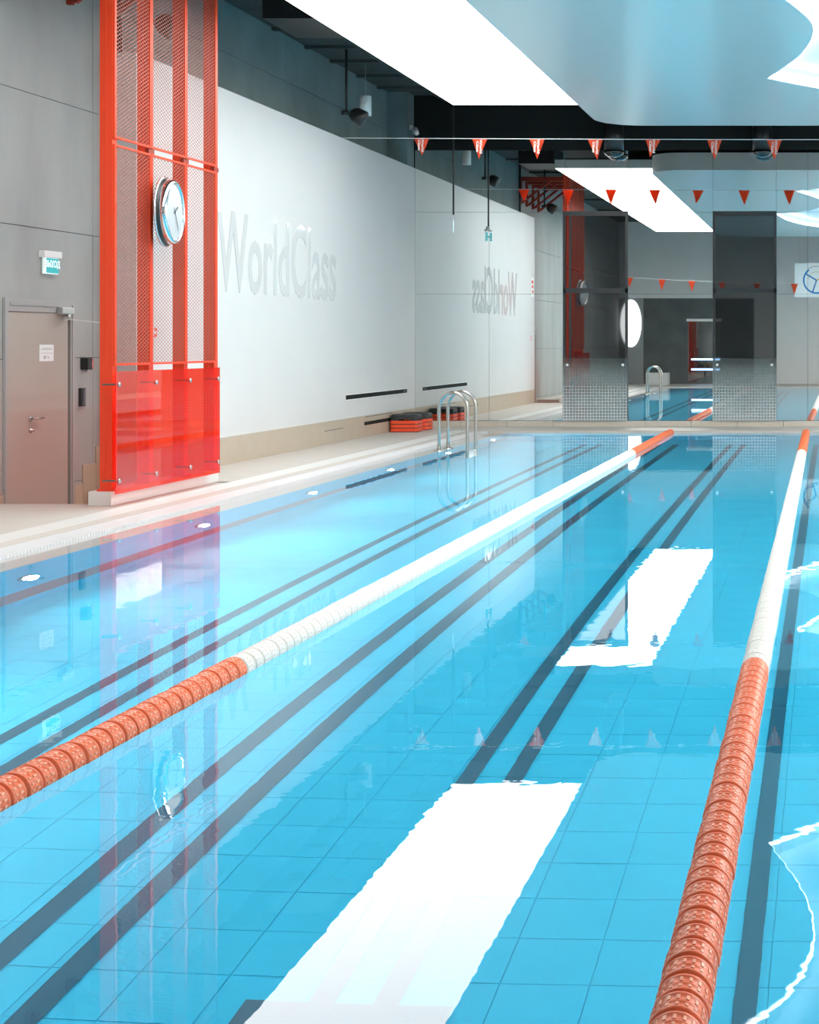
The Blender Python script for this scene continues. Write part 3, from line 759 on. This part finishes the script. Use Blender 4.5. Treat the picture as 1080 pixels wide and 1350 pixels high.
tag(MB().tube([(-8.53, 17.65, 5.08), (-8.53, 17.65, ZC)], 0.03, 8).build('conduit_pipe', M['black_metal']), 'thin dark pipe behind the mesh above the white wall', 'pipe')
# ceiling speakers near the mirror
for x, lb in ((-4.26, 'black ceiling dome lamp above the left dark window'), (-1.39, 'black ceiling dome lamp above the right dark window')):
    root = empty('dome_lamp', (x, 28.62, 5.26), lb, 'lamp')
    MB().lathe([(0.12, 0.19), (0.6, 0.19), (0.62, 0.16), (ZC - 5.26 - 0.005, 0.16)], 'z', n=24).build('housing', M['black_metal'], root)
    MB().lathe([(0.0, 0.05), (0.02, 0.13), (0.07, 0.19), (0.12, 0.20)], 'z', n=24).build('dome', mat('smoked_dome', (0.01, 0.015, 0.015), 0.05, ior=1.8), root)
# security camera on the pilaster
sc_ = empty('security_camera', (-8.12, 28.5, 5.72), 'small grey bullet camera beside the first orange flag', 'camera')
MB().box(-0.06, 0.0, -0.04, 0.04, 0.06, 0.14).build('bracket', M['grey_plastic'], sc_)
MB().bar((-0.03, 0, 0.10), (0.08, -0.10, 0.0), 0.03, 0.03).build('arm', M['grey_plastic'], sc_)
o = MB().lathe([(-0.12, 0.05), (0.10, 0.055), (0.12, 0.04)], 'y', n=14).build('barrel', M['grey_plastic'], sc_); o.location = (0.07, -0.06, 0.02); o.rotation_euler = (math.radians(25), 0, 0.4)
# hanging direction sign in front of the mirror
hg = empty('hanging_sign', (-7.08, 27.5, 3.73), 'small hanging escape sign on a thin rod in front of the mirror', 'sign', rz=math.atan2(7.08, 27.5))
MB().tube([(0, 0, 0.30), (0, 0, ZC - 3.73)], 0.016, 8).build('rod', M['black_metal'], hg)
MB().box(-0.03, 0.03, -0.10, 0.12, 0.22, 0.26).build('holder', M['grey_plastic'], hg)
MB().box(-0.02, 0.02, -0.02, 0.06, 0.26, 0.32).build('clamp', M['grey_plastic'], hg)
MB().box(-0.008, 0.008, -0.15, 0.15, 0.0, 0.22).build('plate', M['sign_white'], hg)
for sx in (-1, 1):
    MB().box(*sorted((sx * 0.008, sx * 0.010)), -0.14, -0.05, 0.02, 0.20).build('pictogram', M['teal_sign'], hg)
    MB().box(*sorted((sx * 0.008, sx * 0.010)), 0.04, 0.14, 0.02, 0.20).build('pictogram', M['teal_sign'], hg)
    MB().box(*sorted((sx * 0.008, sx * 0.010)), -0.05, 0.04, 0.09, 0.13).build('pictogram', M['teal_sign'], hg)

# ------------------------------------------------------------------ flag lines
def flag(parent_label, x, y, z, sway, hgt, group):
    root = empty('pennant_flag', (x, y, z), parent_label, 'flag', group)
    nseg = 6; Wf = 0.127; vs_ = []; fs = []
    for i in range(nseg + 1):
        t = i / nseg; w_ = Wf * (1 - t) + 0.001
        dy = 0.02 * math.sin(t * 2.5) * (1 if sway >= 0 else -1); dx = sway * t * t
        for j in range(5):
            u = -1 + j / 2
            vs_.append((dx + u * w_, dy + 0.012 * u * u * t, -hgt * t))
    for i in range(nseg):
        for j in range(4): a = i * 5 + j; fs.append((a, a + 1, a + 6, a + 5))
    mb = MB(); mb.add(vs_, fs, True)
    o = mb.build('pennant', M['flag_orange'], root)
    md = o.modifiers.new('thick', 'SOLIDIFY'); md.thickness = 0.002
    t = text_mesh('lettering', 'World\nClass', 0.075, M['flag_print'], root, (sway * 0.18, -0.034, -hgt * 0.40), (PI / 2, PI / 2, 0), 0.0005, sx=1.25, bold=0.003)
    t.scale = (1.15, 0.75, 1)
    return root
def flag_line(y, x0, x1, zf, xs, label, flab, group, hg_=0.335):
    st = MB(); n = 40
    st.tube([(x0 + (x1 - x0) * k / n, y, zf(x0 + (x1 - x0) * k / n)) for k in range(n + 1)], 0.006, 6)
    tag(st.build('flag_string', M['string']), label, 'string')
    for i, x in enumerate(xs):
        flag(flab(i), x, y, zf(x), random.uniform(-0.012, 0.012) if i not in (3, 4) else (0.03 if i == 3 else -0.05), hg_ * (0.86 if i in (0,) else (0.9 if i == 4 else 1)) * random.uniform(0.97, 1.03), group)
ordn = ['first', 'second', 'third', 'fourth', 'fifth', 'sixth', 'seventh']
xs = [(p - 1100) / 78.7 for p in (555.5, 632.5, 708, 785, 861, 942, 1021)]
flag_line(24.78, XC, XR, lambda x: 5.105 - 0.03 * math.cos(x / 8.6 * 1.57) + 0.0, xs, 'thin white string of orange flags before the mirror wall',
          lambda i: ('orange pennant flag, %s from the left on the string before the mirror' % ordn[i]) if i < 7 else 'orange pennant flag on the far string, right of the picture', 'far string of orange pennants')
flag_line(5.0, XC, XR, lambda x: 3.78 + 0.0049 * (x + 0.5) ** 2, [-7.3, -6.15, -5.08, -4.0, -2.75, -1.42], 'thin white string of orange flags overhead near the photographer',
          lambda i: 'orange pennant on the sagging overhead string, %s from the left in the mirror' % ordn[i], 'near string of orange pennants', 0.40)

# ------------------------------------------------------------------ pool ladders
def ladder(y0, label, dy=0.53):
    root = empty('pool_ladder', (-6.10, y0, 0.0), label, 'ladder')
    for k in range(2):
        y = k * dy; pts = [(0, y, 0.0), (0, y, 0.60)]
        R = 0.2175
        pts = [(0, y, -0.005), (0, y, 0.35), (0.0, y, 0.66)] + [(R - R * math.cos(a), y, 0.66 + R * 1.1 * math.sin(a)) for a in [PI * i / 14 for i in range(1, 14)]] + [(2 * R, y, 0.66), (2 * R, y, 0.2), (2 * R, y, -1.25), (2 * R - 0.02, y, -1.30), (2 * R - 0.30, y, -1.32)]
        MB().tube(pts, 0.026, 14).build('handrail', M['steel'], root)
        MB().lathe([(-0.006, 0.085), (0.010, 0.082), (0.022, 0.045), (0.024, 0.03)], 'z', (0, y, 0), 20).build('flange', M['steel'], root)
    for z in (-0.30, -0.62, -0.94, -1.22):
        MB().box(2 * R - 0.05, 2 * R + 0.04, -0.0, dy, z, z + 0.03, 0.006).build('tread', M['white_plastic'], root)
    return root
ladder(22.83, 'stainless steel pool ladder with two looped handrails at the far left')
ladder(9.2, 'stainless steel pool ladder nearer the photographer, seen only in the mirror')

# ------------------------------------------------------------------ step platforms stacked by the wall
def rounded(mb, x0, x1, y0, y1, z0, z1, rad, top=0.0):
    pts = []
    for cxx, cyy, a0 in ((x1 - rad, y1 - rad, 0), (x0 + rad, y1 - rad, PI / 2), (x0 + rad, y0 + rad, PI), (x1 - rad, y0 + rad, 1.5 * PI)):
        for k in range(5): pts.append((cxx, cyy, a0 + PI / 2 * k / 4))
    lv = [(z0, 0)] + ([(z1, 0)] if not top else [(z1 - top, 0), (z1 - top * 0.3, -top * 0.25), (z1, -top * 0.9)])
    n = len(pts); vs_ = []
    for z, d in lv:
        for (a, c, g) in pts: vs_.append((a + (rad + d) * math.cos(g), c + (rad + d) * math.sin(g), z))
    fs = [(i * n + k, i * n + (k + 1) % n, (i + 1) * n + (k + 1) % n, (i + 1) * n + k) for i in range(len(lv) - 1) for k in range(n)]
    fs += [tuple(reversed(range(n))), tuple((len(lv) - 1) * n + k for k in range(n))]
    return mb.add(vs_, fs)
def step_stack(x0, x1, y0, y1, where):
    z = ZD
    for k, nm in enumerate(('lowest', 'middle', 'top')):
        root = empty('step_riser', ((x0 + x1) / 2, (y0 + y1) / 2, z), '%s orange step riser of the %s' % (nm, where), 'step riser', 'orange step risers by the wall')
        Wx, Wy = (x1 - x0) / 2, (y1 - y0) / 2
        rounded(MB(), -Wx + 0.012, Wx - 0.012, -Wy + 0.012, Wy - 0.012, 0, 0.014, 0.06).build('shadow_foot_rim', M['step_black'], root)  # inset rim coloured black to put in the shadow between layers
        rounded(MB(), -Wx, Wx, -Wy, Wy, 0.014, 0.070, 0.07, 0.012).build('body', M['riser_orange'], root)
        z += 0.0701
    root = empty('step_platform', ((x0 + x1) / 2, (y0 + y1) / 2, z), 'black step platform on top of the %s' % where, 'step platform')
    rounded(MB(), -Wx + 0.004, Wx - 0.004, -Wy + 0.004, Wy - 0.004, 0.03, 0.115, 0.08, 0.035).build('deck', M['step_black'], root)
    legs = MB()
    for sx in (-1, 1):
        for sy in (-1, 1):
            a0, a1 = sorted((sx * (Wx - 0.01), sx * (Wx - 0.17))); c0, c1 = sorted((sy * (Wy - 0.01), sy * (Wy - 0.13)))
            rounded(MB(), a0, a1, c0, c1, 0.0, 0.04, 0.04).build('leg', M['step_black'], root)
step_stack(XW + 0.03, XW + 0.55, 27.12, 27.54, 'near stack by the white wall')
step_stack(XW + 0.05, XW + 0.56, 27.75, 28.17, 'rear stack beside the mirror')

# ------------------------------------------------------------------ near end of the hall, seen only in the mirror
ow = MB(); n = 32
ow.add([(-8.12 + 0.42 * math.cos(2 * PI * k / n), YN + 0.05, 2.45 + 0.95 * math.sin(2 * PI * k / n)) for k in range(n)] + [(-8.12 + 0.42 * math.cos(2 * PI * k / n), YN + 0.022, 2.45 + 0.95 * math.sin(2 * PI * k / n)) for k in range(n)],
       [tuple(range(n))] + [(k, (k + 1) % n, n + (k + 1) % n, n + k) for k in range(n)])
tag(ow.build('oval_lamp', M['window_glow']), 'bright white oval wall lamp reflected in the mirror', 'lamp')
dw = empty('door_2', (-5.3, YN, ZD), kind='structure')
MB().box(-0.55, 0.75, 0, 0.03, 0, 2.5).build('dark_pane', M['dark_glass'], dw); MB().box(-0.6, 0.8, 0, 0.05, 2.5, 2.6).build('door_head', M['fascia'], dw)
for z in (0.55, 0.95): MB().box(-0.4, 0.75, 0.03, 0.05, z, z + 0.06).build('light_bar', M['blue_neon'], dw)
bx = empty('planter_box', (-6.75, 0.9, ZD), 'pale square planter box on the near deck, reflected in the mirror', 'planter')
MB().box(-0.4, 0.4, -0.3, 0.3, 0, 0.5, 0.02).build('box', M['grey_plastic'], bx); MB().box(-0.36, 0.36, -0.26, 0.26, 0.5, 0.505).build('soil', M['black'], bx)
# white hanging chart with a round dial drawing, high above the near deck
ch = empty('hanging_chart', (-0.9, 3.4, 3.35), 'white hanging chart with a round blue dial drawing, reflected in the mirror', 'chart')
MB().box(-0.55, 0.75, -0.01, 0.01, 0, 1.25).build('board', M['white_plastic'], ch)
def arc(r0, r1, a0, a1, m_, cxx=0.25, cz=0.62, nm='print'):
    mb = MB(); k = 24
    vs_ = [(cxx + rr * math.cos(a0 + (a1 - a0) * i / k), 0.012, cz + rr * math.sin(a0 + (a1 - a0) * i / k)) for i in range(k + 1) for rr in (r0, r1)]
    mb.add(vs_, [(2 * i, 2 * i + 1, 2 * i + 3, 2 * i + 2) for i in range(k)]).build(nm, M[m_], ch)
arc(0.44, 0.50, 2.2, 5.6, 'blue_ink'); arc(0.50, 0.53, -0.8, 2.2, 'soft_ink'); arc(0.30, 0.32, 0.3, 3.0, 'yellow_ink')
for a in (0.4, 2.6, 4.4): MB().bar((0.25, 0.013, 0.62), (0.25 + 0.44 * math.cos(a), 0.013, 0.62 + 0.44 * math.sin(a)), 0.002, 0.05, (math.sin(a), 0, -math.cos(a))).build('spoke', M['blue_ink' if a > 1 else 'yellow_ink'], ch)
MB().tube([(-0.4, 0, 1.25), (-0.4, 0, ZC - 3.35)], 0.006, 6).build('wire', M['cable'], ch); MB().tube([(0.6, 0, 1.25), (0.6, 0, ZC - 3.35)], 0.006, 6).build('wire', M['cable'], ch)
